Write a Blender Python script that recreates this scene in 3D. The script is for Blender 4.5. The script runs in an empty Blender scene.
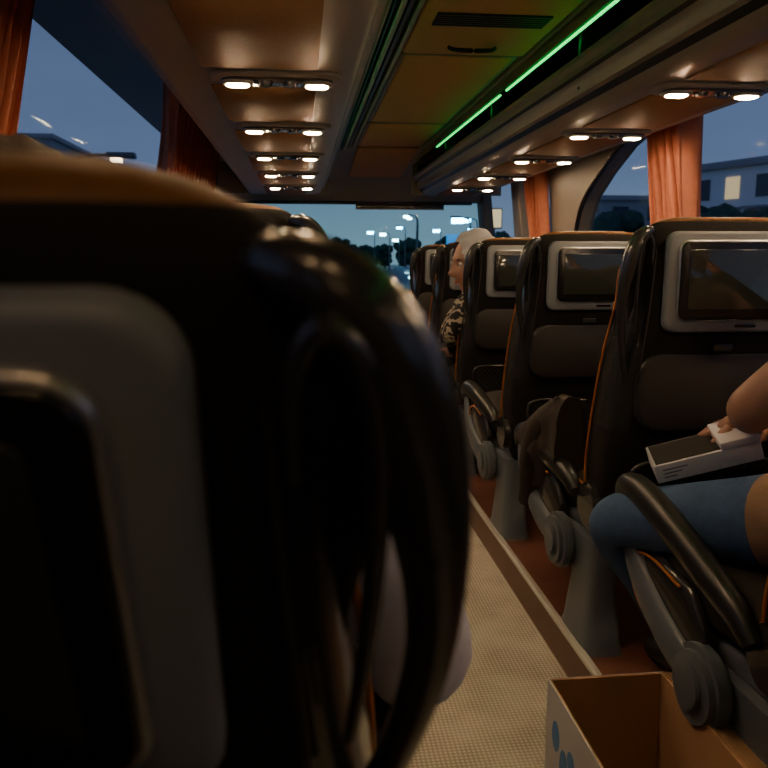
import bpy, bmesh, math, random
from mathutils import Vector, Matrix, Euler, noise as mnoise
random.seed(4)
CZ=1.15
scene=bpy.context.scene
COL=scene.collection
# ---------------------------------------------------------------- materials
def M(name,col,rough=.5,metal=0,noise=0,scale=30,bump=0,emit=None,es=0,coat=0,spec=.5):
    m=bpy.data.materials.new(name); m.use_nodes=True
    nt=m.node_tree; b=nt.nodes['Principled BSDF']
    b.inputs['Base Color'].default_value=(*col,1); b.inputs['Roughness'].default_value=rough
    b.inputs['Metallic'].default_value=metal
    b.inputs['Coat Weight'].default_value=coat
    b.inputs['Specular IOR Level'].default_value=spec
    if emit:
        b.inputs['Emission Color'].default_value=(*emit,1); b.inputs['Emission Strength'].default_value=es
    if noise or bump:
        tc=nt.nodes.new('ShaderNodeTexCoord'); n=nt.nodes.new('ShaderNodeTexNoise')
        n.inputs['Scale'].default_value=scale; n.inputs['Detail'].default_value=5
        nt.links.new(tc.outputs['Object'],n.inputs['Vector'])
        if noise:
            mx=nt.nodes.new('ShaderNodeMix'); mx.data_type='RGBA'
            mx.inputs[6].default_value=(*[c*(1-noise) for c in col],1)
            mx.inputs[7].default_value=(*[min(1,c*(1+noise)) for c in col],1)
            nt.links.new(n.outputs['Fac'],mx.inputs[0]); nt.links.new(mx.outputs[2],b.inputs['Base Color'])
        if bump:
            bp=nt.nodes.new('ShaderNodeBump'); bp.inputs['Strength'].default_value=bump; bp.inputs['Distance'].default_value=.004
            nt.links.new(n.outputs['Fac'],bp.inputs['Height']); nt.links.new(bp.outputs[0],b.inputs['Normal'])
    return m
mBlack=M('gloss_black_plastic',(.030,.030,.031),.25,coat=.35)
mPad=M('armrest_black',(.016,.015,.015),.38)
mFab=M('dark_seat_fabric',(.012,.010,.009),.8,noise=.3,scale=60,bump=.3,spec=.25)
mLeatherHi=M('brown_leather_highlight',(.17,.072,.015),.5,noise=.2,scale=90,bump=.2,spec=.3)  # brown headrest leather, warm lamp highlight put into its colour
mOrange=M('orange_piping',(.42,.13,.02),.5)
mFrame=M('grey_frame_plastic',(.20,.215,.235),.45,noise=.05,scale=200)
mTablet=M('tablet_black',(.008,.008,.009),.25)
mSilver=M('silver_edge',(.5,.5,.5),.3,.8)
mScreen=M('screen_glass',(.024,.028,.024),.07,spec=.8)
mTray=M('tray_brown_plastic',(.026,.023,.022),.45)
mLeg=M('grey_leg_plastic',(.11,.128,.155),.4,noise=.08,scale=40)
mNet=M('pocket_net',(.04,.04,.04),.7)
mCush=M('cushion_fabric',(.022,.016,.014),.8,noise=.4,scale=50,bump=.3)
mBeige=M('beige_panel',(.42,.39,.335),.4,noise=.04,scale=20)
mBeigeD=M('beige_panel_dark',(.26,.23,.19),.35)
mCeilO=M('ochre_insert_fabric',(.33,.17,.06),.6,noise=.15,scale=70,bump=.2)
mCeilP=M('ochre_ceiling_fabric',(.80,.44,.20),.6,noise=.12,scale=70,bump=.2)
mDarkGloss=M('dark_gloss_trim',(.07,.062,.057),.18,coat=.5)
mDark=M('dark_bin_interior',(.014,.016,.016),.35)
mLamp=M('lamp_lens',(1,.8,.5),.3,emit=(1,.68,.38),es=255)
mLampDim=M('lamp_lens_dimmed',(1,.8,.5),.3,emit=(1,.62,.30),es=44)
mGreen=M('green_led',(.02,.3,.08),.3,emit=(.0,1,.14),es=2.6)
mCurt=M('orange_curtain',(.58,.20,.12),.85,noise=.2,scale=25,bump=.2)
mWall=M('wall_trim_plastic',(.13,.12,.11),.5)
mRed=M('red_brown_vinyl',(.13,.052,.035),.35,noise=.25,scale=12)
mAlu=M('aluminium_trim',(.75,.73,.7),.4,.6)
mCard=M('cardboard',(.42,.24,.13),.8,noise=.1,scale=15)
mWhiteC=M('white_card',(.64,.64,.68),.55)
mBlueInk=M('blue_ink',(.08,.25,.6),.5)
mJean=M('blue_denim',(.05,.10,.215),.9,noise=.3,scale=45,bump=.4)
mTan=M('tan_shirt',(.30,.18,.11),.9,noise=.35,scale=22,bump=.8)
mSkin=M('skin',(.38,.20,.135),.5)
mWhiteS=M('white_lavender_shirt',(.72,.72,.92),.85,noise=.08,scale=20,bump=.2)
mJacket=M('dark_brown_cloth',(.035,.024,.020),.9,noise=.3,scale=20,bump=.5)
mHair=M('dark_brown_hair',(.05,.026,.015),.6,noise=.4,scale=120,bump=.5)
mScarf=M('grey_headscarf',(.40,.39,.41),.85,noise=.15,scale=30,bump=.3)
mTrou=M('dark_trousers',(.03,.03,.035),.9)
mShoe=M('shoe_black',(.02,.02,.02),.4)
mEyeW=M('eye_white',(.8,.8,.78),.2); mEyeD=M('eye_dark',(.03,.015,.01),.1); mLip=M('lip',(.42,.14,.12),.45)
mAsph=M('asphalt',(.16,.20,.21),.3,noise=.2,scale=3)
mTree=M('foliage',(.04,.09,.065),.9,noise=.5,scale=4)
mTrunk=M('bark',(.05,.035,.025),.9)
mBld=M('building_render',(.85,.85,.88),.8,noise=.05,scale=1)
mBld2=M('building_grey_render',(.35,.35,.38),.8)  # plain darker grey render for parapets, balconies and some building bodies
mWinD=M('building_window_dark',(.05,.06,.09),.15)
mWinL=M('building_window_lit',(.8,.6,.3),.4,emit=(1,.65,.3),es=.8)
mPole=M('lamp_pole',(.15,.15,.16),.5,.5)
mCyan=M('street_light_cool',(.5,.9,1),.3,emit=(.10,.55,1),es=60)
mWhiteL=M('street_light_white',(.8,.9,1),.3,emit=(.6,.85,1),es=30)
mWarmS=M('street_light_warm',(1,.7,.4),.3,emit=(1,.62,.3),es=15)
mSignL=M('lit_sign',(1,.8,.4),.4,emit=(1,.72,.32),es=1.2)
mSignB=M('blue_lit_sign',(.1,.3,1),.4,emit=(.04,.28,.62),es=.9)
mTail=M('tail_light',(1,.05,.02),.3,emit=(1,.05,.02),es=4)
mHeadL=M('head_light',(1,1,1),.3,emit=(.6,.9,1),es=30)
mCar=M('car_paint',(.15,.18,.22),.3,.3,coat=.5)
mPat=bpy.data.materials.new('patterned_blouse'); mPat.use_nodes=True
nt=mPat.node_tree; b=nt.nodes['Principled BSDF']; tc=nt.nodes.new('ShaderNodeTexCoord'); v=nt.nodes.new('ShaderNodeTexWave')
v.wave_type='BANDS'; v.bands_direction='DIAGONAL'; v.inputs['Scale'].default_value=11; v.inputs['Distortion'].default_value=6; v.inputs['Detail Scale'].default_value=3
r=nt.nodes.new('ShaderNodeValToRGB'); r.color_ramp.interpolation='CONSTANT'
r.color_ramp.elements[0].color=(.01,.01,.012,1); r.color_ramp.elements[1].position=.74; r.color_ramp.elements[1].color=(.42,.36,.28,1)
nt.links.new(tc.outputs['Object'],v.inputs['Vector']); nt.links.new(v.outputs['Fac'],r.inputs[0]); nt.links.new(r.outputs[0],b.inputs['Base Color']); b.inputs['Roughness'].default_value=.8
mCarpet=bpy.data.materials.new('woven_carpet'); mCarpet.use_nodes=True
nt=mCarpet.node_tree; b=nt.nodes['Principled BSDF']; b.inputs['Roughness'].default_value=.85
tc=nt.nodes.new('ShaderNodeTexCoord')
w1=nt.nodes.new('ShaderNodeTexWave'); w1.bands_direction='X'; w1.inputs['Scale'].default_value=28
w2=nt.nodes.new('ShaderNodeTexWave'); w2.bands_direction='Y'; w2.inputs['Scale'].default_value=28
n=nt.nodes.new('ShaderNodeTexNoise'); n.inputs['Scale'].default_value=6; n.inputs['Detail'].default_value=8
ml=nt.nodes.new('ShaderNodeMath'); ml.operation='MULTIPLY'
for w in (w1,w2,n): nt.links.new(tc.outputs['Object'],w.inputs['Vector'])
nt.links.new(w1.outputs['Fac'],ml.inputs[0]); nt.links.new(w2.outputs['Fac'],ml.inputs[1])
ad=nt.nodes.new('ShaderNodeMath'); ad.operation='MULTIPLY_ADD'; ad.inputs[1].default_value=.7
nt.links.new(ml.outputs[0],ad.inputs[0]); nt.links.new(n.outputs['Fac'],ad.inputs[2])
r=nt.nodes.new('ShaderNodeValToRGB'); r.color_ramp.elements[0].position=.3; r.color_ramp.elements[0].color=(.34,.30,.24,1)
r.color_ramp.elements[1].position=1; r.color_ramp.elements[1].color=(.72,.68,.60,1)
nt.links.new(ad.outputs[0],r.inputs[0]); nt.links.new(r.outputs[0],b.inputs['Base Color'])
bp=nt.nodes.new('ShaderNodeBump'); bp.inputs['Strength'].default_value=.5; bp.inputs['Distance'].default_value=.004
nt.links.new(ml.outputs[0],bp.inputs['Height']); nt.links.new(bp.outputs[0],b.inputs['Normal'])
def glassmat(name,tint,k):
    m=bpy.data.materials.new(name); m.use_nodes=True
    nt=m.node_tree; nt.nodes.remove(nt.nodes['Principled BSDF']); o=nt.nodes['Material Output']
    t=nt.nodes.new('ShaderNodeBsdfTransparent'); t.inputs[0].default_value=(*tint,1)
    g=nt.nodes.new('ShaderNodeBsdfGlossy'); g.inputs['Roughness'].default_value=.03
    mx=nt.nodes.new('ShaderNodeMixShader'); mx.inputs[0].default_value=k
    nt.links.new(t.outputs[0],mx.inputs[1]); nt.links.new(g.outputs[0],mx.inputs[2]); nt.links.new(mx.outputs[0],o.inputs[0])
    return m
mGlass=glassmat('window_glass',(.80,.86,.92),.015)
mShield=glassmat('windscreen_glass',(.76,.95,.95),.002)

# ---------------------------------------------------------------- mesh helpers
def fin(bm,name,mats,ang=40):
    bmesh.ops.recalc_face_normals(bm,faces=bm.faces[:])
    me=bpy.data.meshes.new(name)
    for f in bm.faces: f.smooth=True
    bm.to_mesh(me); bm.free()
    for m in (mats if isinstance(mats,(list,tuple)) else [mats]): me.materials.append(m)
    me.set_sharp_from_angle(angle=math.radians(ang))
    return me
def obj(me,name,parent=None,mat=None):
    o=bpy.data.objects.new(name,me); COL.objects.link(o)
    if parent is not None: o.parent=parent
    if mat is not None: o.matrix_local=mat
    return o
def empty(name,loc=(0,0,0),rot=(0,0,0)):
    e=bpy.data.objects.new(name,None); COL.objects.link(e); e.empty_display_size=.1
    e.location=loc; e.rotation_euler=rot; return e
def rbox(x0,x1,y0,y1,z0,z1,bev,mat,name='part',seg=3,taper=None):
    bm=bmesh.new(); bmesh.ops.create_cube(bm,size=1)
    for v in bm.verts:
        v.co=Vector(((x0+x1)/2+v.co.x*(x1-x0),(y0+y1)/2+v.co.y*(y1-y0),(z0+z1)/2+v.co.z*(z1-z0)))
    if bev>0: bmesh.ops.bevel(bm,geom=bm.edges[:],offset=bev,segments=seg,affect='EDGES',profile=.5)
    return fin(bm,name,mat)
def rrect(w,h,r,n=6):
    pts=[]
    for cx,cy,a0 in ((w/2-r,h/2-r,0),(-w/2+r,h/2-r,90),(-w/2+r,-h/2+r,180),(w/2-r,-h/2+r,270)):
        for i in range(n+1):
            a=math.radians(a0+90*i/n); pts.append((cx+r*math.cos(a),cy+r*math.sin(a)))
    return pts
def plate(w,h,r,d,mat,name='plate',bev=.003,origin=(0,0,0),axis='y'):
    bm=bmesh.new(); P=rrect(w,h,r)
    def pt(a,b,t):
        return Vector(origin)+(Vector((a,t,b)) if axis=='y' else Vector((a,b,t)))
    loops=[]
    for t,ins in ((0,0),(-d+bev,0),(-d+bev*.3,bev*.3),(-d,bev)):
        sx=(w-2*ins)/w; sy=(h-2*ins)/h
        loops.append([bm.verts.new(pt(a*sx,b_*sy,t)) for a,b_ in P])
    for A,B in zip(loops,loops[1:]):
        for i in range(len(A)): bm.faces.new((A[i],A[(i+1)%len(A)],B[(i+1)%len(A)],B[i]))
    bm.faces.new(loops[-1]); bm.faces.new(loops[0][::-1])
    return fin(bm,name,mat,50)
def loft(secs,mats,name='loft',n=36,e=4.,matf=None,axis='z',post=None):
    bm=bmesh.new(); R=[]
    for z,cx,w,y0,y1 in secs:
        ring=[]
        for i in range(n):
            a=2*math.pi*i/n; c,s=math.cos(a),math.sin(a)
            x=cx+w*math.copysign(abs(c)**(2/e),c); y=(y0+y1)/2+(y1-y0)/2*math.copysign(abs(s)**(2/e),s)
            ring.append(bm.verts.new((x,y,z) if axis=='z' else (x,z,y)))
        R.append(ring)
    for A,B in zip(R,R[1:]):
        for i in range(n): bm.faces.new((A[i],A[(i+1)%n],B[(i+1)%n],B[i]))
    bm.faces.new(R[0][::-1]); bm.faces.new(R[-1])
    if matf:
        for f in bm.faces: f.material_index=matf(f.calc_center_median())
    if post:
        for v in bm.verts: v.co=post(v.co.copy())
    return fin(bm,name,mats,60)
def cr(P,k=6):
    P=[Vector(p) for p in P]; out=[]
    for i in range(len(P)-1):
        p0=P[max(i-1,0)];p1=P[i];p2=P[i+1];p3=P[min(i+2,len(P)-1)]
        for j in range(k):
            t=j/k
            out.append(.5*((2*p1)+(p2-p0)*t+(2*p0-5*p1+4*p2-p3)*t*t+(3*p1-p0-3*p2+p3)*t**3))
    out.append(P[-1]); return out
def tube(P,mat,name='tube',k=6,n=12,flat=1.,up=(1,0,0)):
    Q=cr([Vector(p) for p in P],k)
    pts=[Vector(q[:3]) for q in Q]; rad=[max(q[3],.0005) for q in Q]
    bm=bmesh.new(); R=[]; upv=Vector(up)
    for i,p in enumerate(pts):
        t=(pts[min(i+1,len(pts)-1)]-pts[max(i-1,0)]).normalized()
        a=(upv-t*upv.dot(t))
        if a.length<1e-3: a=t.orthogonal()
        a.normalize(); b_=t.cross(a)
        R.append([bm.verts.new(p+a*math.cos(2*math.pi*j/n)*rad[i]*flat+b_*math.sin(2*math.pi*j/n)*rad[i]) for j in range(n)])
    for A,B in zip(R,R[1:]):
        for i in range(n): bm.faces.new((A[i],A[(i+1)%n],B[(i+1)%n],B[i]))
    bm.faces.new(R[0][::-1]); bm.faces.new(R[-1])
    return fin(bm,name,mat,60)
def cyl(c,r,d,axis,mat,name='disc',bev=.006,n=32,r2=None):
    bm=bmesh.new(); bmesh.ops.create_cone(bm,cap_ends=True,segments=n,radius1=r,radius2=r2 or r,depth=d)
    if bev: bmesh.ops.bevel(bm,geom=[e for e in bm.edges if len(e.link_faces)==2 and any(len(f.verts)>4 for f in e.link_faces)],offset=bev,segments=2,affect='EDGES')
    rot={'x':Matrix.Rotation(math.pi/2,4,'Y'),'y':Matrix.Rotation(math.pi/2,4,'X'),'z':Matrix.Identity(4)}[axis]
    bmesh.ops.transform(bm,matrix=Matrix.Translation(c)@rot,verts=bm.verts[:])
    return fin(bm,name,mat)
def extr(profile,y0,y1,mat,name,thick=0,closed=False,matf=None,steps=1):
    bm=bmesh.new(); R=[]
    for s in range(steps+1):
        y=y0+(y1-y0)*s/steps
        R.append([bm.verts.new((x,y,z)) for x,z in profile])
    n=len(profile)
    for A,B in zip(R,R[1:]):
        for i in range(n if closed else n-1):
            f=bm.faces.new((A[i],A[(i+1)%n],B[(i+1)%n],B[i]))
            if matf: f.material_index=matf[i]
    if closed: bm.faces.new(R[0]); bm.faces.new(R[-1][::-1])
    return fin(bm,name,mat,35)
def polyx(pts,x0,x1,mat,name):
    bm=bmesh.new(); A=[bm.verts.new((x0,y,z)) for y,z in pts]; B=[bm.verts.new((x1,y,z)) for y,z in pts]; n=len(pts)
    for i in range(n): bm.faces.new((A[i],A[(i+1)%n],B[(i+1)%n],B[i]))
    bm.faces.new(A); bm.faces.new(B[::-1])
    return fin(bm,name,mat,35)

# ---------------------------------------------------------------- seat template
def slope(p):
    k=max(0,min(1,(p.z-.98)/.12)); p.z-=k*.35*max(0,p.y-.01); return p
def seat_template(s,aisle):
    back=[];base=[]
    secs=[(.30,0,.20,.12,.24),(.38,0,.225,.09,.25),(.50,0,.238,.065,.25),(.62,0,.238,.045,.235),(.74,0,.230,.025,.21),(.84,0,.214,.01,.185),
          (.92,0,.206,.0,.165),(1.0,0,.203,.0,.15),(1.05,0,.201,.002,.14),(1.085,0,.196,.008,.13),(1.108,0,.185,.014,.12),(1.116,0,.176,.018,.115),(1.126,0,.157,.026,.105),(1.134,0,.127,.04,.09)]
    back.append(('back_shell',loft(secs,[mFab,mLeatherHi,mBlack],'back_shell',n=48,e=5,matf=lambda c:1 if c.z>1.116 else (2 if abs(c.x)>.191 and c.y<.12 and .6<c.z<1.09 else 0),post=slope)))  # top band of the shell painted with the lamp highlight colour
    back.append(('top_piping',tube([(x,.019+.02*abs(x/.17)**6,1.1155-.03*abs(x/.175)**5,.0012) for x in [-.17,-.16,-.14,-.08,0,.08,.14,.16,.17]],mLeatherHi,'top_piping',k=4,n=8)))
    fz=.976
    back.append(('screen_frame',plate(.31,.228,.028,.016,mFrame,'screen_frame',.007,(0,.006,fz))))
    back.append(('tablet_edge',plate(.258,.182,.022,.006,mSilver,'tablet_edge',.003,(0,-.0105,fz+.004))))
    back.append(('tablet_body',plate(.252,.176,.020,.006,mTablet,'tablet_body',.003,(0,-.0135,fz+.004))))
    back.append(('screen',plate(.212,.134,.006,.0015,mScreen,'screen',.0007,(0,-.0195,fz+.006))))
    back.append(('frame_notch',plate(.05,.007,.003,.003,mTablet,'frame_notch',.001,(.04,-.010,fz-.099))))
    back.append(('tray_table',plate(.39,.19,.06,.022,mTray,'tray_table',.01,(0,.035,.72))))
    back.append(('tray_latch',plate(.05,.02,.006,.012,mBlack,'tray_latch',.003,(0,.015,.825))))
    bm=bmesh.new()
    def strip(a,b_,r=.0011):
        d=(b_-a).normalized(); u=Vector((0,1,0)); w=d.cross(u)
        vs=[bm.verts.new(a+u*r+0*w),bm.verts.new(a-u*r/2+w*r),bm.verts.new(a-u*r/2-w*r),bm.verts.new(b_+u*r),bm.verts.new(b_-u*r/2+w*r),bm.verts.new(b_-u*r/2-w*r)]
        for i in range(3): bm.faces.new((vs[i],vs[(i+1)%3],vs[3+(i+1)%3],vs[3+i]))
    for i in range(-8,17):
        for sg in (1,-1):
            x0=-.18+i*.0225
            a=Vector((x0,.02,.36)); b_=Vector((x0+sg*.18,.02,.54))
            def cl(p,q):
                d=q-p; t0,t1=0,1
                for lim,sn in ((-.18,1),(.18,-1)):
                    f0=(p.x-lim)*sn; f1=(q.x-lim)*sn
                    if f0<0 and f1<0: return None
                    if f0<0: t0=max(t0,f0/(f0-f1))
                    if f1<0: t1=min(t1,f0/(f0-f1))
                if t1-t0<.02: return None
                return p+d*t0,p+d*t1
            c=cl(a,b_)
            if c: strip(*c)
    back.append(('net_pocket',fin(bm,'net_pocket',mNet)))
    back.append(('net_rim',tube([(-.19,.06,.36,.006),(-.19,.02,.45,.006),(-.185,.015,.545,.006),(0,.005,.55,.006),(.185,.015,.545,.006),(.19,.02,.45,.006),(.19,.06,.36,.006)],mBlack,'net_rim',n=8)))
    if aisle:
        h=[(.165,.032,1.088,.006),(.184,.022,1.091,.012),(.205,.015,1.081,.0165),(.223,.012,1.052,.019),(.235,.012,1.008,.0180),(.243,.016,.955,.0135),(.2435,.022,.90,.0108),(.234,.033,.83,.0095),(.216,.048,.76,.0088),(.199,.06,.70,.0085),(.188,.075,.66,.007)]
        back.append(('grab_handle',tube([(s*a,b_,c,d) for a,b_,c,d in h],mBlack,'grab_handle',k=7,n=18)))
        w=[(.186,.0,1.02,.003),(.187,-.003,1.06,.0045),(.196,-.004,1.079,.0055),(.209,-.003,1.065,.006),(.216,.0,1.03,.0055),(.216,.004,.97,.0045),(.213,.010,.91,.004),(.209,.018,.86,.003)]
        back.append(('handle_inner_rim',tube([(s*a,b_,c,d) for a,b_,c,d in w],mBlack,'handle_inner_rim',k=6,n=12)))
        wb=[(.17,.045,1.065,.012),(.192,.045,1.05,.024),(.204,.048,1.0,.026),(.203,.055,.94,.015),(.202,.065,.88,.008),(.200,.08,.78,.006)]
        back.append(('handle_web',tube([(s*a,b_,c,d) for a,b_,c,d in wb],mFab,'handle_web',k=6,n=12)))
        sm=[(.178,-.001,1.05,.0018),(.181,-.002,.98,.0018),(.187,0,.9,.0018),(.194,.01,.8,.0018),(.198,.02,.74,.0018)]
        back.append(('shell_seam',tube([(s*a,b_,c,d) for a,b_,c,d in sm],mTray,'shell_seam',k=5,n=8)))
    for q in (1,-1):
        pp=[(.180,.12,1.05,.003),(.203,.135,1.0,.003),(.208,.14,.92,.003),(.228,.16,.78,.003),(.241,.18,.62,.003),(.242,.2,.48,.003),(.230,.2,.38,.003)]
        back.append(('side_piping',tube([(q*a,b_,c,d) for a,b_,c,d in pp],mOrange,'side_piping',k=5,n=8)))
    back.append(('back_cushion',loft([(.40,0,.18,.2,.27),(.46,0,.20,.18,.285),(.6,0,.205,.17,.275),(.75,0,.2,.15,.25),(.84,0,.17,.14,.21),(.87,0,.15,.13,.19)],mCush,'back_cushion')))
    back.append(('headrest_pad',loft([(.89,0,.14,.1,.16),(.92,0,.165,.08,.18),(1.0,0,.165,.07,.175),(1.04,0,.15,.06,.15),(1.055,0,.12,.06,.125)],mCush,'headrest_pad')))
    base.append(('seat_cushion',loft([(.17,0,.19,.36,.44),(.2,0,.225,.345,.46),(.35,0,.235,.335,.465),(.55,0,.235,.335,.475),(.64,0,.23,.335,.475),(.68,0,.2,.36,.45)],mCush,'seat_cushion',axis='y',e=4)))
    base.append(('cushion_pan',loft([(.16,0,.2,.29,.35),(.4,0,.22,.27,.35),(.62,0,.22,.29,.35),(.65,0,.2,.31,.35)],mLeg,'cushion_pan',axis='y',e=5)))
    base.append(('cushion_piping',tube([(s*.236,.19,.44,.0035),(s*.241,.35,.453,.0035),(s*.241,.55,.458,.0035),(s*.236,.655,.43,.0035),(s*.232,.67,.37,.0035),(s*.236,.6,.345,.0035)],mOrange,'cushion_piping',n=8)))
    for q in (1,-1):
        base.append(('pivot_cover',cyl((q*.235,.17,.40),.06,.03,'x',mBlack)))
    q=s
    base.append(('pedestal_leg',loft([(0,q*.19,.055,.12,.36),(.02,q*.19,.05,.13,.35),(.16,q*.19,.04,.16,.32),(.30,q*.19,.045,.14,.37)],mLeg,'pedestal_leg',e=5)))
    base.append(('cross_bar',rbox(-.22,.22,.2,.24,.24,.285,.01,mLeg,'cross_bar')))
    if aisle:
        arm=[(s*.262,.20,.42,.018),(s*.262,.25,.45,.026),(s*.264,.36,.475,.031),(s*.266,.48,.50,.033),(s*.266,.61,.515,.032),(s*.264,.69,.50,.028),(s*.262,.718,.465,.018)]
        base.append(('armrest_pad',tube(arm,mPad,'armrest_pad',n=16,flat=.85)))
        br=[(s*.262,.705,.48,.012),(s*.262,.68,.41,.026),(s*.262,.61,.345,.036),(s*.262,.50,.295,.042),(s*.26,.40,.268,.042),(s*.255,.31,.26,.03)]
        base.append(('armrest_bracket',tube(br,mLeg,'armrest_bracket',n=14,flat=.5)))
        base.append(('armrest_hub',cyl((s*.258,.33,.255),.078,.045,'x',mLeg,bev=.012)))
        base.append(('armrest_hub_cap',cyl((s*.284,.33,.255),.042,.012,'x',mLeg,bev=.004)))
        base.append(('side_shield',loft([(.34,s*.245,.012,.28,.35),(.40,s*.248,.016,.27,.42),(.55,s*.248,.016,.29,.43),(.63,s*.246,.012,.32,.40)],mBlack,'side_shield',axis='y',e=3)))
        base.append(('shield_piping',tube([(s*.262,.36,.30,.003),(s*.266,.42,.285,.003),(s*.266,.56,.30,.003),(s*.262,.63,.34,.003),(s*.264,.62,.40,.003),(s*.266,.54,.425,.003),(s*.266,.42,.415,.003)],mOrange,'shield_piping',n=8)))
    return back,base
T={}
HY,HZ=.15,.40
def rotx(y,z,deg): return Matrix.Translation((0,y,z))@Matrix.Rotation(math.radians(deg),4,'X')@Matrix.Translation((0,-y,-z))
def seat(s,aisle,x,y,recl=0,z=.12,name='bus_seat',arm=0):
    if (s,aisle) not in T: T[(s,aisle)]=seat_template(s,aisle)
    back,base=T[(s,aisle)]
    e=empty(name,(x,y,z))
    R=rotx(HY,HZ,recl); A=rotx(.25,.30,arm)
    for nm,me in back: obj(me,nm,e,R)
    for nm,me in base: obj(me,nm,e,A if (arm and nm.startswith('armrest')) else None)
    return e
FX=-.19
seat(1,True,FX,.443,18,z=.13)
seat(1,False,FX-.50,.443,4)
seat(1,True,FX,1.32,-1)
seat(1,False,FX-.50,1.32,2)
for k in range(2,6):
    seat(1,True,FX,.46+.84*k,2); seat(1,False,FX-.50,.46+.84*k,2)
seat(1,True,FX,-.42,6); seat(1,False,FX-.5,-.42,6)
RX=.97
for k in range(-2,5):
    yy=1.65+.84*k+(.06 if k==-1 else 0)
    seat(-1,True,RX,yy,1.5 if k else 0,arm=5 if k==-1 else -4); seat(-1,False,RX+.5,yy,1)

# jacket draped over the armrest ahead
jk=empty('draped_jacket')
bm=bmesh.new(); R=[]
for i in range(25):
    u=i/24; y=1.97+.42*u; hgt=.78-.20*u**1.5; low=.50+.06*math.sin(u*9); wd=.045+.018*math.sin(u*math.pi)
    ring=[]
    for j in range(28):
        a=2*math.pi*j/28
        x=.735+wd*math.copysign(abs(math.cos(a))**.7,math.cos(a)); z=(hgt+low)/2+(hgt-low)/2*math.copysign(abs(math.sin(a))**.8,math.sin(a))
        p=Vector((x,y,z)); d=mnoise.noise(p*14)*.016+mnoise.noise(p*30)*.006
        ring.append(bm.verts.new((x+d,y+d*.6,z+d*.8)))
    R.append(ring)
for A,B in zip(R,R[1:]):
    for j in range(28): bm.faces.new((A[j],A[(j+1)%28],B[(j+1)%28],B[j]))
bm.faces.new(R[0][::-1]); bm.faces.new(R[-1])
obj(fin(bm,'jacket_body',mJacket,80),'jacket_body',jk)
obj(tube([(.735,2.02,.74,.04),(.70,2.12,.66,.042),(.69,2.18,.55,.038),(.70,2.22,.45,.034),(.705,2.24,.40,.036)],mJacket,'sleeve',k=6,n=16),'sleeve',jk)

# ---------------------------------------------------------------- shell
Y0,Y1=-1.5,7.1
XL,XR=-.97,1.76
def top(me,name): return obj(me,name)
top(rbox(.10,.72,Y0,Y1,-.05,0,0,mCarpet,'floor'),'floor')
top(rbox(XL-.05,.10,Y0,6.1,-.05,.12,0,mRed,'f'),'floor_podium_left')
top(rbox(.72,XR+.05,Y0,6.1,-.05,.12,0,mRed,'f'),'floor_podium_right')
top(rbox(XL-.05,.10,6.1,Y1,-.05,.0,0,mRed,'f'),'floor_cab_left')
top(rbox(.72,XR+.05,6.1,Y1,-.05,.0,0,mRed,'f'),'floor_cab_right')
top(rbox(.711,.732,Y0,6.1,.111,.127,.004,mAlu,'t'),'trim_1')
top(rbox(.085,.105,Y0,6.1,.113,.126,.004,mAlu,'t'),'trim_2')
TL=13.; TR=6.
def leanm(sg):
    x=XL if sg<0 else XR; an=math.radians(TL if sg<0 else -TR)
    return Matrix.Translation((x,0,.92))@Matrix.Rotation(an,4,'Y')@Matrix.Translation((-x,0,-.92))
LM={-1:leanm(-1),1:leanm(1)}
ZT=2.12
def wall(x,side,sg):
    w=empty('wall_'+side)
    a,b_=(x-.05,x) if sg<0 else (x,x+.05)
    obj(rbox(a,b_,Y0,Y1,-.05,.92,0,mWall,'lower_panel'),'lower_panel',w)
    tx=(LM[sg]@Vector((x,0,ZT))).x
    a2,b2=sorted((tx,x+.05*sg))
    obj(rbox(a2,b2,Y0,Y1,2.07,2.3,0,mBeigeD,'upper_panel'),'upper_panel',w)
    obj(rbox(min(a,x-.04*sg),max(b_,x-.04*sg),Y0,Y1,.88,.93,.01,mBlack,'sill'),'sill',w)
    return w
wl=wall(XL,'left',-1); wr=wall(XR,'right',1)
for y in (-.6,1.72,6.62): obj(rbox(XL-.05,XL+.02,y-.05,y+.05,.9,ZT,.01,mWall,'pillar'),'pillar',wl,LM[-1])
for y in (-.2,1.9): obj(rbox(XR-.02,XR+.05,y-.05,y+.05,.9,ZT,.01,mWall,'pillar'),'pillar',wr,LM[1])
arc=[(4.62,-.25),(4.6,.05),(4.52,.22),(4.38,.35),(4.15,.46),(3.87,.565),(3.4,.66),(2.8,.74),(2.0,.79)]
pts=[(y,z+CZ) for y,z in arc]+[(2.0,2.1),(5.0,2.1),(5.0,.90)]
obj(polyx(pts,XR-.05,XR+.05,mBeigeD,'curved_pillar'),'curved_pillar',wr,LM[1])
obj(tube([(XR-.05,y,z+CZ,.014) for y,z in arc],mBlack,'pillar_seal',n=8),'pillar_seal',wr,LM[1])
obj(rbox(XR-.04,XR+.05,5.75,5.95,.9,ZT,.01,mBeigeD,'door_pillar'),'door_pillar',wr,LM[1])
obj(rbox(XR-.04,XR+.05,6.9,7.12,.9,ZT,.01,mWall,'front_pillar'),'front_pillar',wr,LM[1])
obj(rbox(XL-.05,XL+.04,6.9,7.12,.9,ZT,.01,mWall,'front_pillar'),'front_pillar',wl,LM[-1])
wn=1
for x,sg in ((XL-.03,-1),(XR+.03,1)):
    obj(rbox(x-.003,x+.003,Y0,Y1,.90,ZT+.02,0,mGlass,'g'),'window_%d'%wn,None,LM[sg]); wn+=1
top(rbox(XL,XR,Y0-.05,Y0,-.05,2.3,0,mWall,'r'),'wall_rear')
wf=empty('wall_front')
obj(rbox(XL,XR,Y1,Y1+.06,-.05,.86,0,mWall,'lower'),'lower_panel',wf)
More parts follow.
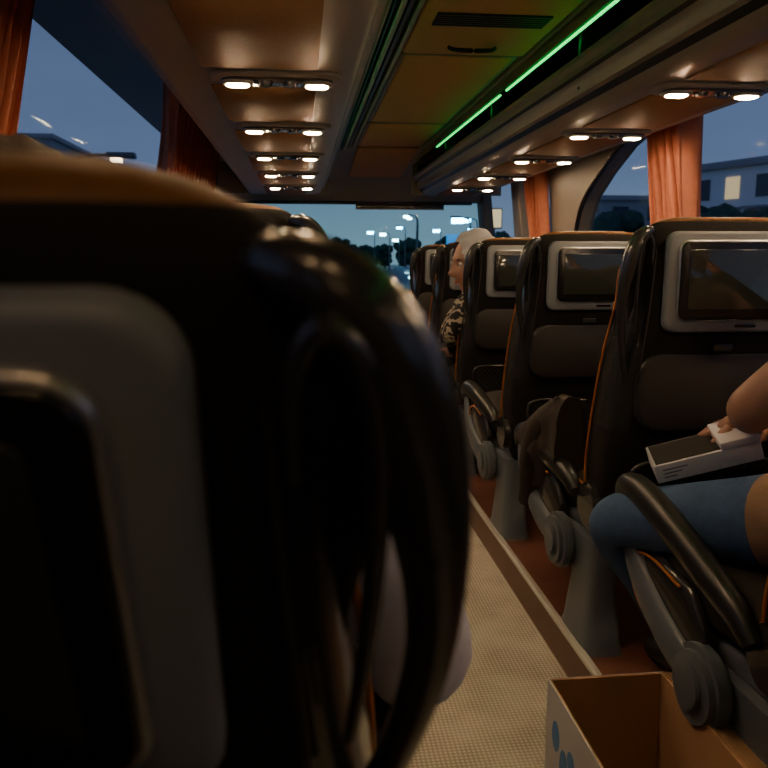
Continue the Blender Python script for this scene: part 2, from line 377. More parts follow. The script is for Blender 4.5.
obj(rbox(XL,XR,Y1-.02,Y1+.06,1.655,2.3,0,mBeigeD,'upper'),'upper_panel',wf)
top(rbox(XL,XR,Y1+.02,Y1+.026,.86,1.67,0,mShield,'g'),'window_%d'%wn)
d=empty('dashboard')
obj(extr([(XL+.05,.0),(XL+.05,.78),(XL+.2,.86),(.3,.86),(.5,.74),(XR-.6,.72),(XR-.5,.0)],6.55,Y1-.01,[mWall],'dash_body',closed=True),'dash_body',d)
sw=empty('steering_wheel',(-.35,6.4,.86),(math.radians(-50),0,0))
ring=[(.22*math.cos(a),.22*math.sin(a),0,.014) for a in [i*math.pi/12 for i in range(25)]]
obj(tube(ring,mBlack,'rim',k=2,n=8,up=(0,0,1)),'rim',sw)
for a in (0,120,240):
    c,s_=math.cos(math.radians(a+90)),math.sin(math.radians(a+90)); obj(tube([(0,0,-.02,.015),(.12*c,.12*s_,-.01,.012),(.22*c,.22*s_,0,.01)],mBlack,'spoke',n=8),'spoke',sw)
obj(cyl((0,0,-.02),.05,.04,'z',mBlack),'hub',sw); obj(tube([(0,0,-.03,.03),(0,0,-.3,.035)],mBlack,'column',n=10,up=(1,0,0)),'column',sw)

ce=empty('ceiling')
Z=lambda v:v+CZ
def slab(x0,x1,y0,y1,z,mat,nm,d=.02,bev=.004): return obj(rbox(x0,x1,y0,y1,Z(z),Z(z)+d,bev,mat,nm),nm,ce)
obj(rbox(XL-.05,XR+.05,Y0-.05,Y1+.06,2.28,2.33,0,mBeigeD,'roof_skin'),'roof_skin',ce)
slab(.18,.96,Y0,5.6,.80,mBeige,'ceiling_base')
obj(polyx([(5.58,Z(.80)),(5.58,Z(.82)),(7.1,Z(.74)),(7.1,Z(.51)),(6.98,Z(.51)),(6.93,Z(.56)),(6.84,Z(.63)),(6.7,Z(.69))],XL+.3,XR-.1,mBeige,'front_cove'),'front_cove',ce)
for y0,y1 in ((Y0+.1,-.1),(-.05,1.45),(1.5,2.25),(3.12,4.6),(4.66,5.56)):
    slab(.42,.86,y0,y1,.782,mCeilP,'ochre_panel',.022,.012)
    slab(.405,.875,y0-.012,y1+.012,.787,mBeigeD,'panel_rim',.015,.004)
pm=rbox(.42,.86,-.5,.5,-.011,.011,.008,mCeilP,'ochre_panel'); obj(pm,'ochre_panel',ce,Matrix.Translation((0,6.12,Z(.738)))@Matrix.Rotation(math.atan(-.1),4,'X'))
slab(.40,.88,2.3,3.06,.775,mCeilP,'hatch_panel',.03,.012)
for i in range(6): slab(.45+0.0,.83,2.55+i*.022,2.562+i*.022,.768,mDark,'vent_slot',.01,.002)
obj(tube([(.55,2.9,Z(.765),.006),(.57,2.9,Z(.755),.008),(.64,2.9,Z(.752),.009),(.71,2.9,Z(.755),.008),(.73,2.9,Z(.765),.006)],mBlack,'hatch_handle',n=8),'hatch_handle',ce)
for x,w,zz,mt in ((.385,.018,.772,mBeige),(.35,.012,.768,mDark),(.325,.02,.76,mBeige),(.298,.008,.757,mDark),(.27,.03,.752,mBeige),(.24,.012,.745,mBeigeD),(.895,.015,.772,mBeige),(.918,.01,.766,mDark)):
    slab(x-w/2,x+w/2,Y0,5.6,zz,mt,'ceiling_rail',.04,.003)
def bin_(mir,name,outer,k=1.):
    e=empty(name)
    f=(lambda x:1.14-x) if mir else (lambda x:x)
    fo=[(f(x),Z(z)) for x,z in ((.915,.655),(.905,.648),(.905,.63),(.918,.615),(.918,.60),(.93,.592),(.94,.57),(.945,.545),(.962,.54),(.972,.52),(.99,.505),(1.03,.50))]
    obj(extr(fo,Y0,6.2,[mBeige,mDark],'front_lip',matf=[0,0,0,0,1,0,0,0,1,0,0]),'front_lip',e)
    a,b_=sorted((f(1.03),outer))
    obj(rbox(a,b_,Y0,6.2,Z(.50),Z(.515),0,mBeige,'underside'),'underside',e)
    sg=-1 if mir else 1
    oo=[(outer+sg*a*k,Z(b)) for a,b in ((0,.50),(.025,.505),(.04,.53),(.05,.60),(.08,.64),(.09,.68),(.2,.86),(.27,.94))]
    obj(extr(oo,Y0,6.2,[mBeige,mDarkGloss],'outer_panel',matf=[0,0,1,0,1,0,1]),'outer_panel',e)
    obj(tube([(outer+sg*.05*k,Y0,Z(.585),.010),(outer+sg*.05*k,2,Z(.585),.010),(outer+sg*.05*k,6.2,Z(.585),.010)],mAlu,'curtain_rail',k=2,n=8),'curtain_rail',e)
    iv=[(f(.915),Z(.655)),(f(.93),Z(.60)),(f(1.1),Z(.56)),(f(1.42),Z(.56)),(f(1.42),Z(.80)),(f(.93),Z(.80)),(f(.925),Z(.745)),(f(.905),Z(.735)),(f(.905),Z(.80))]
    obj(extr(iv,Y0,6.2,[mDark,mBeigeD],'bin_interior',matf=[0,0,0,0,0,0,1,1]),'bin_interior',e)
    for y in [Y0+.05]+[.2+1.2*i for i in range(6)]:
        a,b_=sorted((f(.94),f(1.40))); obj(rbox(a,b_,y-.012,y+.012,Z(.56),Z(.79),.003,mDark,'divider'),'divider',e)
    a,b_=sorted((f(.9),outer+sg*.26*k)); obj(rbox(a,b_,6.19,6.21,Z(.50),Z(.84),.003,mBeigeD,'end_cap'),'end_cap',e)
    return e
OL,OR=-.36,1.42
bin_(True,'overhead_luggage_rack',OL); bin_(False,'overhead_luggage_rack',OR,.8)
for x,sg in ((.912,1),(1.14-.912,-1)):
    e=empty('led_strip_light')
    for y0,y1 in ((-1.2,1.4),(1.45,3.42),(3.52,5.15)):
        obj(rbox(x-.004,x+.004,y0,y1,Z(.722),Z(.731),.002,mGreen,'led_segment',seg=1),'led_segment',e)
def unit(x,y,wd,lm=mLamp):
    e=empty('reading_light_panel',(x,y,Z(.50)))
    obj(plate(wd,.15,.06,.012,mBeige,'bezel',.005,axis='z'),'bezel',e)
    obj(plate(wd-.05,.10,.045,.008,mDarkGloss,'grille_plate',.003,(0,0,-.009),axis='z'),'grille_plate',e)
    for q in (-1,1):
        obj(plate(.086,.068,.026,.012,mBeige,'lamp_bezel',.004,(q*.11,0,-.013),axis='z'),'lamp_bezel',e)
        obj(plate(.066,.050,.020,.009,lm,'lamp_lens',.007,(q*.11,0,-.0195),axis='z'),'lamp_lens',e)
        obj(cyl((q*.035,0,-.02),.022,.014,'z',mBlack,bev=.004),'air_nozzle',e)
for k in range(-4,5):
    y=2.25+.80*k
    unit(-.055,y,.36,mLamp if k>-2 else mLampDim); unit(1.225,y,.36,mLamp if k>-3 else mLampDim)
    for x0,x1 in ((-.25,.055),(1.085,1.38)):
        p=empty('ceiling_panel')
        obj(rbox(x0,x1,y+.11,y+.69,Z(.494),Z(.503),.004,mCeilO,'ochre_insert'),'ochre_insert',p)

def curtain(sg,y0,y1,zt=2.05,zb=.97,off=.10):
    e=empty('curtain'); x=(XL if sg<0 else XR)-sg*off
    bm=bmesh.new(); n=max(60,int((y1-y0)/.006)); rows=16; V=[]
    wv=(y1-y0)/.085
    for j in range(rows+1):
        t=j/rows; z=zt+(zb-zt)*t; row=[]
        cin=1-.34*math.sin(min(1,t*1.2)*math.pi*.5)
        for i in range(n+1):
            u=i/n; y=(y0+y1)/2+(u-.5)*(y1-y0)*cin
            ph=u*wv*2*math.pi+.6*t
            row.append(bm.verts.new((x+.046*math.sin(ph)+.012*math.sin(u*31+t*5),y+.012*math.sin(2*ph)+.008*math.sin(u*17+t*7),z)))
        V.append(row)
    for j in range(rows):
        for i in range(n): bm.faces.new((V[j][i],V[j][i+1],V[j+1][i+1],V[j+1][i]))
    obj(fin(bm,'cloth',mCurt,80),'cloth',e,LM[sg])
    return e
curtain(-1,1.64,2.1); curtain(-1,3.95,6.3)
curtain(1,2.98,3.44); curtain(1,4.93,5.27); curtain(1,.3,.6); curtain(-1,-.8,-.4)

fm=empty('roller_sun_blind'); obj(rbox(XL+.35,XR-.2,6.93,6.98,Z(.475),Z(.505),.012,mBlack,'cassette'),'cassette',fm)
obj(rbox(.5,1.3,6.94,6.95,Z(.435),Z(.48),.003,mBlack,'blind'),'blind',fm)
obj(rbox(.5,1.3,6.935,6.955,Z(.43),Z(.438),.004,mAlu,'bottom_rail'),'bottom_rail',fm)

# ---------------------------------------------------------------- cardboard box
cb=empty('cardboard_box')
bx0,bx1,by0,by1,bz=.467,.70,.93,1.325,.34
t=.005
obj(rbox(bx0,bx1,by0,by1,0.001,.006,0,mCard,'bottom'),'bottom',cb)
def wallp(x0,x1,y0,y1,nm):
    obj(rbox(x0,x1,y0,y1,.002,bz,0,mCard,nm),nm,cb)
wallp(bx0+.001,bx0+t,by0,by1,'side_left'); wallp(bx1-t,bx1,by0,by1,'side_right'); wallp(bx0,bx1,by1-t,by1,'side_far'); wallp(bx0,bx1,by0,by0+t,'side_near')
obj(rbox(bx0-.001,bx0+.001,by0-.001,by1+.001,.002,bz+.001,0,mWhiteC,'print_side'),'printed_side',cb)
obj(rbox(bx0,bx1,by1,by1+.001,.002,bz+.001,0,mWhiteC,'print_far'),'printed_far_side',cb)
for i,(y,z,ry,rz) in enumerate(((1.27,.255,.020,.03),(1.225,.22,.02,.035),(1.19,.255,.018,.02),(1.2,.16,.06,.010),(1.19,.13,.05,.008))):
    bm=bmesh.new(); bmesh.ops.create_cone(bm,cap_ends=True,segments=24,radius1=1,radius2=1,depth=1)
    bmesh.ops.transform(bm,matrix=Matrix.Translation((bx0-.0012,y,z))@Matrix.Diagonal((.001,ry,rz,1))@Matrix.Rotation(math.pi/2,4,'Y'),verts=bm.verts[:])
    obj(fin(bm,'print',mBlueInk),'print',cb)
obj(rbox(-.002,.002,by0,by1,0,.10,0,mCard,'flap'),'flap_right',cb,Matrix.Translation((bx1,0,bz))@Matrix.Rotation(math.radians(100),4,'Y'))

# ---------------------------------------------------------------- people
def person(name,J,B,mats,parent,sub=2):
    keys=list(J); idx={k:i for i,k in enumerate(keys)}
    me=bpy.data.meshes.new(name); me.from_pydata([J[k][:3] for k in keys],[(idx[a],idx[b]) for a,b,_ in B],[])
    o=bpy.data.objects.new(name+'_tmp',me); COL.objects.link(o)
    m=o.modifiers.new('s','SKIN'); m.use_smooth_shade=True; m.branch_smoothing=.6
    sv=me.skin_vertices[0].data
    nb={i:set() for i in range(len(keys))}
    for a,b,_ in B: nb[idx[a]].add(idx[b]); nb[idx[b]].add(idx[a])
    seen=set()
    for i,k in enumerate(keys):
        r=J[k][3]; r2=J[k][4] if len(J[k])>4 else r
        sv[i].radius=(r,r2); sv[i].use_root=False
        if i not in seen:
            sv[i].use_root=True; st=[i]
            while st:
                q=st.pop()
                if q in seen: continue
                seen.add(q); st+=list(nb[q])
    m2=o.modifiers.new('u','SUBSURF'); m2.levels=sub; m2.render_levels=sub
    dg=bpy.context.evaluated_depsgraph_get(); dg.update()
    nm=bpy.data.meshes.new_from_object(o.evaluated_get(dg)); nm.name=name
    bpy.data.objects.remove(o)
    nm.materials.clear()
    for mm in mats: nm.materials.append(mm)
    seg=[(Vector(J[a][:3]),Vector(J[b][:3]),J[a][3],J[b][3],mi) for a,b,mi in B]
    for p in nm.polygons:
        c=p.center; best=1e9;bi=0
        for a,b,ra,rb,mi in seg:
            d=b-a; tt=max(0,min(1,(c-a).dot(d)/max(d.length_squared,1e-9))); r=ra+(rb-ra)*tt
            dist=(c-(a+d*tt)).length/r
            if dist<best: best=dist;bi=mi
        p.material_index=bi; p.use_smooth=True
    return obj(nm,name,parent)
def hand(J,B,pre,w,d,nrm,mi,curl=.6,side=1,k=1.):
    w=Vector(w); d=Vector(d).normalized(); nrm=Vector(nrm); nrm=(nrm-d*nrm.dot(d)).normalized(); s=d.cross(nrm)*side
    J[pre+'p1']=(*(w+d*.035),.03,.018); J[pre+'p2']=(*(w+d*.075),.036,.014)
    B+= [(pre+'w',pre+'p1',mi),(pre+'p1',pre+'p2',mi)]
    for fi,(off,L) in enumerate(((-.030,.072),(-.010,.082),(.010,.076),(.028,.058))):
        p=w+d*.07+s*off; ang=0; prev=None
        for j in range(4):
            q=pre+'f%d%d'%(fi,j); J[q]=(*p,.0095-.0009*j)
            if prev: B.append((prev,q,mi))
            prev=q
            dirv=d*math.cos(ang)+nrm*math.sin(ang); p=p+dirv*(L/3 if j else .02+L/4); ang+=curl
    p=w+d*.025-s*.028; prev=None; dv=(d*.7-s*.7+nrm*.25).normalized()
    for j in range(4):
        q=pre+'t%d'%j; J[q]=(*p,.0115-.001*j)
        if prev: B.append((prev,q,mi))
        prev=q; p=p+dv*.024; dv=(dv+d*.25+nrm*.25).normalized()
def head(parent,c,face,hair=mHair,scarf=False,scale=1.,tilt=0):
    F=Vector(face).normalized(); Rr=Vector((0,0,1)).cross(F)*-1; Rr.normalize(); U=Rr.cross(F)
    mt=Matrix.Translation(c)@Matrix((Rr,F,U)).transposed().to_4x4()@Matrix.Scale(scale,4)
    def sph(f,mat,nm,u=40,v=30,keep=None):
        bm=bmesh.new(); bmesh.ops.create_uvsphere(bm,u_segments=u,v_segments=v,radius=1)
        if keep: 
            bmesh.ops.delete(bm,geom=[x for x in bm.verts if not keep(x.co)],context='VERTS')
        for x in bm.verts: x.co=f(x.co.copy())
        return obj(fin(bm,nm,mat,80),nm,parent,mt)
    def skull(p,k=1.):
        x,y,z=p; jaw=max(0,-z)
        X=x*.076*(1-.32*jaw**1.5); Y=y*.095*(1-.12*jaw)+.012*jaw*(y>0); Zz=z*.118
        return Vector((X*k,Y*k,Zz*k))
    def facef(p):
        q=skull(p)
        if p.y>0:
            g=lambda cx,cz,sx,sz:math.exp(-((q.x-cx)/sx)**2-((q.z-cz)/sz)**2)
            q.y+=.026*g(0,-.022,.011,.014)+.013*g(0,.002,.007,.022)-.009*g(.03,.012,.017,.012)-.009*g(-.03,.012,.017,.012)
            q.y+=.006*g(0,.034,.05,.008)+.007*g(0,-.055,.02,.009)+.01*g(0,-.095,.022,.016)+.005*g(.04,-.02,.018,.02)+.005*g(-.04,-.02,.018,.02)
        return q
    sph(facef,mSkin,'face',64,48)
    for s_ in (-1,1):
        sph(lambda p:Vector((s_*.03+p.x*.013,.081+p.y*.009,.012+p.z*.008)),mEyeW,'eye',16,12)
        sph(lambda p:Vector((s_*.03+p.x*.006,.0885+p.y*.003,.012+p.z*.006)),mEyeD,'iris',12,8)
        sph(lambda p:Vector((s_*.03+p.x*.019,.090+p.y*.004-abs(p.x)*.008,.030+p.z*.0035)),mHair,'eyebrow',12,8)
        if not scarf: sph(lambda p:Vector((s_*(.077+p.x*.008),-.004+p.y*.017,-.005+p.z*.03)),mSkin,'ear',16,12)
    sph(lambda p:Vector((p.x*.023,.093+p.y*.007-abs(p.x)*.006,-.055+p.z*.007+.002*abs(p.x))),mLip,'lips',20,12)
    if scarf:
        def sc(p):
            q=skull(p,1.13); q.z+=.004
            if p.z<-.3: q.x*=1+.25*(-.3-p.z); q.y*=1.0
            w=.004*math.sin(p.z*16+p.x*5); q+=q.normalized()*w; return q
        sph(sc,mScarf,'headscarf_wrap',48,36,keep=lambda p:not(p.y>.45 and ((p.x/.68)**2+((p.z+.1)/.78)**2)<1))
        secs=[(-.20,0,.15,-.14,.08),(-.17,0,.135,-.125,.075),(-.13,0,.10,-.10,.065),(-.09,0,.082,-.095,.05),(-.06,0,.08,-.1,.02)]
        obj(loft(secs,mScarf,'headscarf_drape',e=2),'headscarf_drape',parent,mt)
    else:
        def hf(p):
            q=skull(p,1.11); q.z+=.005; q+=q.normalized()*.0015*math.sin(p.x*20+p.y*9+p.z*6); return q
        sph(hf,hair,'hair',48,36,keep=lambda p:p.z>(.45 if p.y>.3 else (.2 if p.y>-.1 else -.55)))

P=empty('seated_passenger_in_jeans')
J={'pel':(.965,1.15,.725,.14,.12),'sp':(.98,1.14,.84,.13,.105),'ch':(1.03,1.13,.97,.145,.11),'nb':(1.06,1.15,1.12,.065),'nk':(1.07,1.17,1.18,.052),
 'ls':(.945,1.15,1.06,.062),'lsl':(.90,1.19,1.00,.060),'le':(.81,1.275,.88,.048),'lf':(.865,1.36,.855,.045),'Lw':(.915,1.45,.825,.028),
 'rs':(1.22,1.12,1.07,.062),'rsl':(1.24,1.16,.98,.055),'re':(1.25,1.25,.87,.046),'Rw':(1.10,1.45,.82,.028),
 'lh':(.89,1.18,.69,.10),'lh1':(.862,1.24,.675,.096),'lk0':(.765,1.42,.62,.078),'lk':(.675,1.585,.57,.064),'lc':(.80,1.60,.40,.055),'la':(.90,1.59,.20,.04),'lt':(.90,1.72,.155,.036),'ltt':(.90,1.78,.15,.028),
 'rh':(1.04,1.22,.68,.10),'rk0':(1.09,1.42,.66,.085),'rk':(1.12,1.59,.63,.066),'rc':(1.12,1.59,.42,.055),'ra':(1.12,1.58,.20,.04),'rt':(1.12,1.71,.155,.036),'rtt':(1.12,1.77,.15,.028)}
B=[('pel','sp',0),('sp','ch',0),('ch','nb',0),('nb','nk',2),('ch','ls',0),('ls','lsl',0),('lsl','le',2),('le','lf',2),('lf','Lw',2),('ch','rs',0),('rs','rsl',0),('rsl','re',2),('re','Rw',2),
 ('pel','lh',0),('lh','lh1',0),('lh1','lk0',1),('lk0','lk',1),('lk','lc',1),('lc','la',1),('la','lt',3),('lt','ltt',3),('pel','rh',0),('rh','rk0',1),('rk0','rk',1),('rk','rc',1),('rc','ra',1),('ra','rt',3),('rt','rtt',3)]
hand(J,B,'L',J['Lw'][:3],(-.35,.8,-.45),(.3,.1,-1),2,.35,side=-1)
hand(J,B,'R',J['Rw'][:3],(-.6,.6,-.3),(-.2,.1,-1),2,.35,side=1)
person('body',J,B,[mTan,mJean,mSkin,mShoe],P,3)
head(P,(1.08,1.21,1.31),(-.1,.9,-.35))
hb=empty('white_product_box',(.835,1.475,.747),(math.radians(8),math.radians(-18),math.radians(-18)))
obj(rbox(-.105,.105,-.055,.055,-.022,.018,.002,mWhiteC,'tray'),'tray',hb)
obj(rbox(-.10,.10,-.05,.05,.0181,.019,.0,mTray,'inside'),'inside',hb)
obj(rbox(.03,.107,-.057,.057,.016,.034,.002,mWhiteC,'lid'),'lid',hb)
for i in range(3): obj(rbox(-.09+.0,-.04-.012*i,-.0556,-.055,.004-.008*i,.006-.008*i,0,mTray,'small_print'),'small_print',hb)

P=empty('seated_passenger_in_white_shirt')
J={'pel':(FX,.80,.725,.13,.11),'sp':(FX,.76,.84,.125,.10),'ch':(FX,.68,.96,.145,.10),'nb':(FX-.01,.62,1.06,.06),'nk':(FX-.015,.60,1.10,.05),
 'rs':(-.03,.68,1.00,.062),'rm':(.07,.74,.87,.068),'re':(.140,.80,.68,.070),'rf':(.07,.95,.68,.052),'Rw':(.0,1.06,.69,.027),
 'ls':(-.35,.68,1.00,.062),'lm':(-.40,.74,.87,.058),'le':(-.43,.82,.72,.055),'lf':(-.38,.96,.70,.048),'Lw':(-.31,1.06,.69,.027),
 'rh':(FX+.09,.86,.70,.095),'rk':(FX+.11,1.20,.68,.066),'rc':(FX+.11,1.18,.45,.055),'ra':(FX+.11,1.14,.2,.04),'rt':(FX+.11,1.25,.155,.036),
 'lh':(FX-.09,.86,.70,.095),'lk':(FX-.11,1.20,.68,.066),'lc':(FX-.11,1.18,.45,.055),'la':(FX-.11,1.14,.2,.04),'lt':(FX-.11,1.25,.155,.036)}
B=[('pel','sp',0),('sp','ch',0),('ch','nb',0),('nb','nk',2),('ch','rs',0),('rs','rm',0),('rm','re',0),('re','rf',0),('rf','Rw',2),('ch','ls',0),('ls','lm',0),('lm','le',0),('le','lf',0),('lf','Lw',2),
 ('pel','rh',1),('rh','rk',1),('rk','rc',1),('rc','ra',1),('ra','rt',3),('pel','lh',1),('lh','lk',1),('lk','lc',1),('lc','la',1),('la','lt',3)]
hand(J,B,'R',J['Rw'][:3],(-.4,.8,-.1),(-.2,0,-1),2,.3,side=1); hand(J,B,'L',J['Lw'][:3],(.4,.8,-.1),(.2,0,-1),2,.3,side=-1)
person('body',J,B,[mWhiteS,mTrou,mSkin,mShoe],P)
head(P,(FX-.02,.60,1.12),(0,1,-.1),scale=.88)

P=empty('seated_woman_in_headscarf')
J={'pel':(.98,3.72,.725,.13,.11),'sp':(.93,3.70,.83,.11),'ch':(.86,3.64,.93,.115),'nb':(.84,3.62,1.02,.05),'nk':(.84,3.60,1.06,.045),
 'rs':(.84,3.78,.965,.055),'re':(.76,3.86,.80,.048),'Rw':(.74,3.98,.68,.025),
 'ls':(.80,3.48,.965,.065),'le':(.71,3.54,.80,.058),'Lw':(.76,3.80,.70,.025),
 'rh':(.98,3.82,.70,.09),'rk':(.90,4.02,.67,.062),'rc':(.85,3.99,.45,.05),'ra':(.82,3.95,.2,.038),'rt':(.76,4.03,.16,.034),
 'lh':(.90,3.76,.70,.09),'lk':(.74,3.96,.66,.062),'lc':(.74,3.94,.45,.05),'la':(.76,3.9,.2,.038),'lt':(.74,4.02,.16,.034)}
B=[('pel','sp',0),('sp','ch',0),('ch','nb',0),('nb','nk',2),('ch','rs',0),('rs','re',0),('re','Rw',0),('ch','ls',0),('ls','le',0),('le','Lw',0),
 ('pel','rh',1),('rh','rk',1),('rk','rc',1),('rc','ra',1),('ra','rt',3),('pel','lh',1),('lh','lk',1),('lk','lc',1),('lc','la',1),('la','lt',3)]
hand(J,B,'R',J['Rw'][:3],(.0,.8,-.3),(0,0,-1),2,.3,side=1); hand(J,B,'L',J['Lw'][:3],(.0,.8,-.3),(0,0,-1),2,.3,side=-1)
person('body',J,B,[mPat,mTrou,mSkin,mShoe],P)
head(P,(.825,3.54,1.12),(-.95,-.15,-.12),scarf=True,scale=1.22)

# ---------------------------------------------------------------- outside
G=-1.4
top(rbox(-150,150,-60,300,G-.1,G,0,mAsph,'ground'),'ground_road')
def building(x,y,w,d,h,floors,cols,rot=0,mat=mBld,lit=.15):
    e=empty('apartment_building',(x,y,G),(0,0,rot))
    obj(rbox(-w/2,w/2,-d/2,d/2,0,h,.0,mat,'body'),'body',e)
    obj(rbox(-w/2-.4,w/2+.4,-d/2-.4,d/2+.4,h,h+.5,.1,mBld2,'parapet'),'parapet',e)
    fh=h/floors
    for f in range(floors):
        for c in range(cols):
            for sx in (0,1):
                m=mWinL if random.random()<lit else mWinD
                if sx==0:
                    cx=-w/2+(c+.5)*w/cols; ww=w/cols*.45
                    obj(rbox(cx-ww/2,cx+ww/2,-d/2-.06,-d/2+.01,fh*f+fh*.3,fh*f+fh*.8,.0,m,'window_pane'),'window_pane',e)
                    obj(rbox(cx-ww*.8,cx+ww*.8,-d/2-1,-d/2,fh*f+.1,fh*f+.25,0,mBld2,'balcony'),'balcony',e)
                else:
                    cy=-d/2+(c+.5)*d/cols; ww=d/cols*.45
                    obj(rbox(-w/2-.06,-w/2+.01,cy-ww/2,cy+ww/2,fh*f+fh*.3,fh*f+fh*.8,.0,m,'window_pane'),'window_pane',e)
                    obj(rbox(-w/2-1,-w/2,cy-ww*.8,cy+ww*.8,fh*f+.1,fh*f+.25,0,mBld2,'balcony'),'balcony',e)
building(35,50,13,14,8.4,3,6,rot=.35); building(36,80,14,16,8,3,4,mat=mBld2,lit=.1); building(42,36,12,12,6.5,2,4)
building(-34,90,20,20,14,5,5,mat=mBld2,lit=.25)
def tree(x,y,h):
    e=empty('tree',(x,y,G))
    obj(tube([(0,0,0,.25),(.1,0,h*.3,.18),(0,.1,h*.7,.08)],mTrunk,'trunk',n=8),'trunk',e)
    bm=bmesh.new()
    for i in range(16):
        a=random.uniform(0,6.28); rr=random.uniform(0,.38)*h; zz=h*random.uniform(.30,.9); s_=h*random.uniform(.13,.24)*(1.25-zz/h*.5)
        r_=bmesh.ops.create_icosphere(bm,subdivisions=3,radius=s_,matrix=Matrix.Translation((rr*math.cos(a),rr*math.sin(a),zz)))
        for v in r_['verts']: v.co+=Vector((random.uniform(-1,1),random.uniform(-1,1),random.uniform(-1,1)))*s_*.16
    obj(fin(bm,'crown',mTree,180),'crown',e)
for x,y,h in ((22,38,5.4),(21,31,4.6),(24,44,5.6),(20,48,5.4),(19,56,4.6),(17,64,4.6),(24,62,5.5),(26,27,4.4),(28,36,5.6),(30,30,5),(27,33,5),(23,34,5)): tree(x,y,h)
for i in range(26): tree(-30+i*3.6+random.uniform(-.8,.8),185+random.uniform(-8,8),random.uniform(5,8))
def slamp(x,y,h,m,arm=1.5,k=1.):
    e=empty('street_lamp',(x,y,G))
    obj(tube([(0,0,0,.12),(0,0,h*.6,.08),(0,0,h-.3,.06),(arm*.4,0,h,.05),(arm,0,h+.05,.05)],mPole,'pole',n=8),'pole',e)
    obj(rbox(arm-.1,arm+.6,-.15,.15,h-.02,h+.12,.04,mPole,'housing'),'housing',e)
    obj(rbox(arm,arm+.5*k,-.12,.12,h-.02-.2*k,h-.02,.02,m,'luminaire'),'luminaire',e)
slamp(11.1,50,5.15,mCyan,-1.2,1.6); slamp(10.6,70,6.4,mWhiteL,-1.2); slamp(-5.6,20,5.0,mWarmS,1,.5); slamp(21,90,6.0,mCyan,-1.2,1.5); slamp(13,85,7,mWhiteL,-1.2); slamp(15,110,7,mCyan,-1.2,1.5); slamp(13.9,60,5.6,mCyan,-1.2,1.3); slamp(11,95,5.6,mWhiteL,-1.2,1.5); slamp(12.5,130,7,mCyan,-1.2,2); slamp(22,120,7,mCyan,-1.2,2); slamp(18,140,6,mWhiteL,-1.2,2)
sg=empty('lit_road_sign',(7.6,30,G))
obj(tube([(0,0,0,.08),(0,0,2.5,.08)],mPole,'post',k=2,n=8),'post',sg)
obj(rbox(-.35,.35,-.08,.08,3.7,4.5,.05,mPole,'frame'),'frame',sg); obj(tube([(0,0,2.4,.08),(0,0,3.8,.08)],mPole,'post_top',k=2,n=8),'post_top',sg)
obj(rbox(-.3,.3,-.1,-.06,3.75,4.45,.02,mSignL,'lit_face'),'lit_face',sg)
for x,y,z,w_ in ((14.2,66,3.6,3.2),):
    e=empty('overhead_road_sign',(x,y,G))
    for q in (-.4,.4): obj(tube([(q*w_,0,0,.08),(q*w_,0,z,.08)],mPole,'post',k=2,n=8),'post',e)
    obj(rbox(-w_/2,w_/2,-.06,.06,z,z+1.0,.05,mSignB,'panel'),'panel',e)
def car(x,y,rev=False):
    e=empty('car',(x,y,G),(0,0,math.pi if rev else 0))
    obj(polyx([(0,.3),(0,.85),(.15,.95),(.7,1.4),(2.1,1.45),(2.9,.95),(4.1,.82),(4.3,.6),(4.3,.3)],-.85,.85,mCar,'body'),'body',e)
    obj(polyx([(-.01,.97),(.5,1.36),(.52,1.38),(.2,.97)],-.7,.7,mWinD,'rear_window'),'rear_window',e)
    for q in (-1,1):
        obj(rbox(q*.7-.14,q*.7+.14,-.04,.05,.68,.84,.02,mTail,'tail_light'),'tail_light',e)
        obj(rbox(q*.65-.14,q*.65+.14,4.15,4.34,.6,.74,.02,mHeadL,'head_light'),'head_light',e)
        for yy in (.8,3.4): obj(cyl((q*.8,yy,.32),.32,.2,'x',mTablet),'wheel',e)
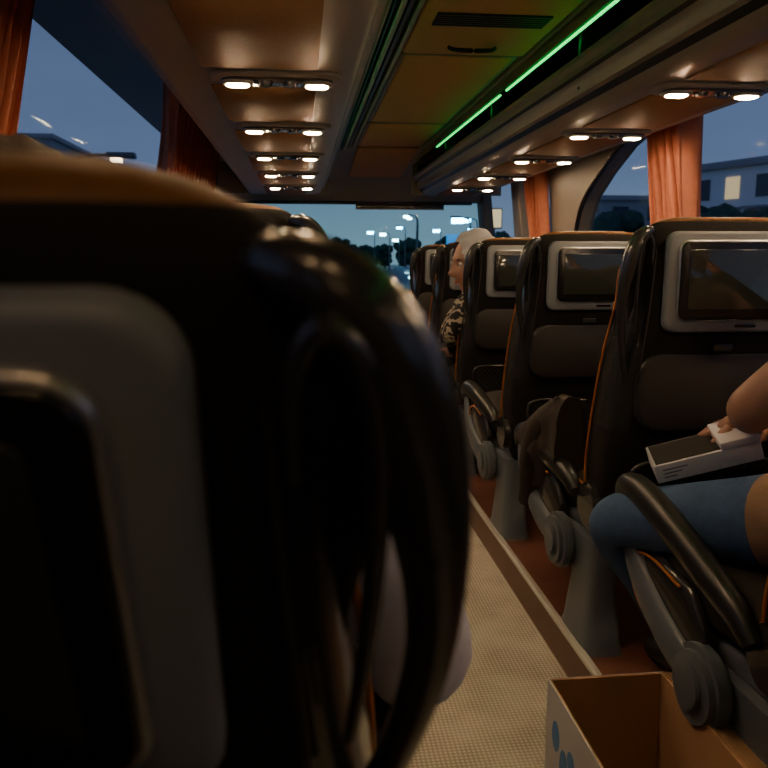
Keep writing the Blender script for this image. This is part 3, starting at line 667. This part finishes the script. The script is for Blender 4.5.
car(6.8,40); car(6.6,55,True); car(9.5,58); car(10.2,80,True); car(13,100,True); car(8.6,72,True)

# ---------------------------------------------------------------- world, camera
w=bpy.data.worlds.new('dusk_sky'); scene.world=w; w.use_nodes=True
nt=w.node_tree; bg=nt.nodes['Background']
tc=nt.nodes.new('ShaderNodeTexCoord'); sp=nt.nodes.new('ShaderNodeSeparateXYZ'); r=nt.nodes.new('ShaderNodeValToRGB')
r.color_ramp.elements[0].position=0.0; r.color_ramp.elements[0].color=(.22,.29,.37,1)
r.color_ramp.elements[1].position=.6; r.color_ramp.elements[1].color=(.070,.096,.19,1)
el=r.color_ramp.elements.new(.12); el.color=(.135,.18,.29,1)
nt.links.new(tc.outputs['Generated'],sp.inputs[0]); nt.links.new(sp.outputs['Z'],r.inputs[0])
ns=nt.nodes.new('ShaderNodeTexNoise'); ns.inputs['Scale'].default_value=3; ns.inputs['Detail'].default_value=4
mp=nt.nodes.new('ShaderNodeMapping'); mp.inputs['Scale'].default_value=(1,1,4); nt.links.new(tc.outputs['Generated'],mp.inputs[0]); nt.links.new(mp.outputs[0],ns.inputs['Vector'])
mx=nt.nodes.new('ShaderNodeMix'); mx.data_type='RGBA'; mx.blend_type='MULTIPLY'; mx.inputs[0].default_value=.3
nt.links.new(r.outputs[0],mx.inputs[6]); nt.links.new(ns.outputs['Fac'],mx.inputs[7]); nt.links.new(mx.outputs[2],bg.inputs['Color'])
bg.inputs['Strength'].default_value=1.4

cam=bpy.data.cameras.new('camera'); co=bpy.data.objects.new('camera',cam); COL.objects.link(co)
cam.sensor_width=36; cam.lens=35.6; cam.clip_start=.01; cam.clip_end=600
a=math.radians(6.2); b_=math.radians(9.4)
F=Vector((math.sin(a)*math.cos(b_),math.cos(a)*math.cos(b_),-math.sin(b_)))
co.location=(0,0,CZ); co.rotation_euler=F.to_track_quat('-Z','Y').to_euler()
cam.dof.use_dof=True; cam.dof.focus_distance=2.0; cam.dof.aperture_fstop=8
scene.camera=co
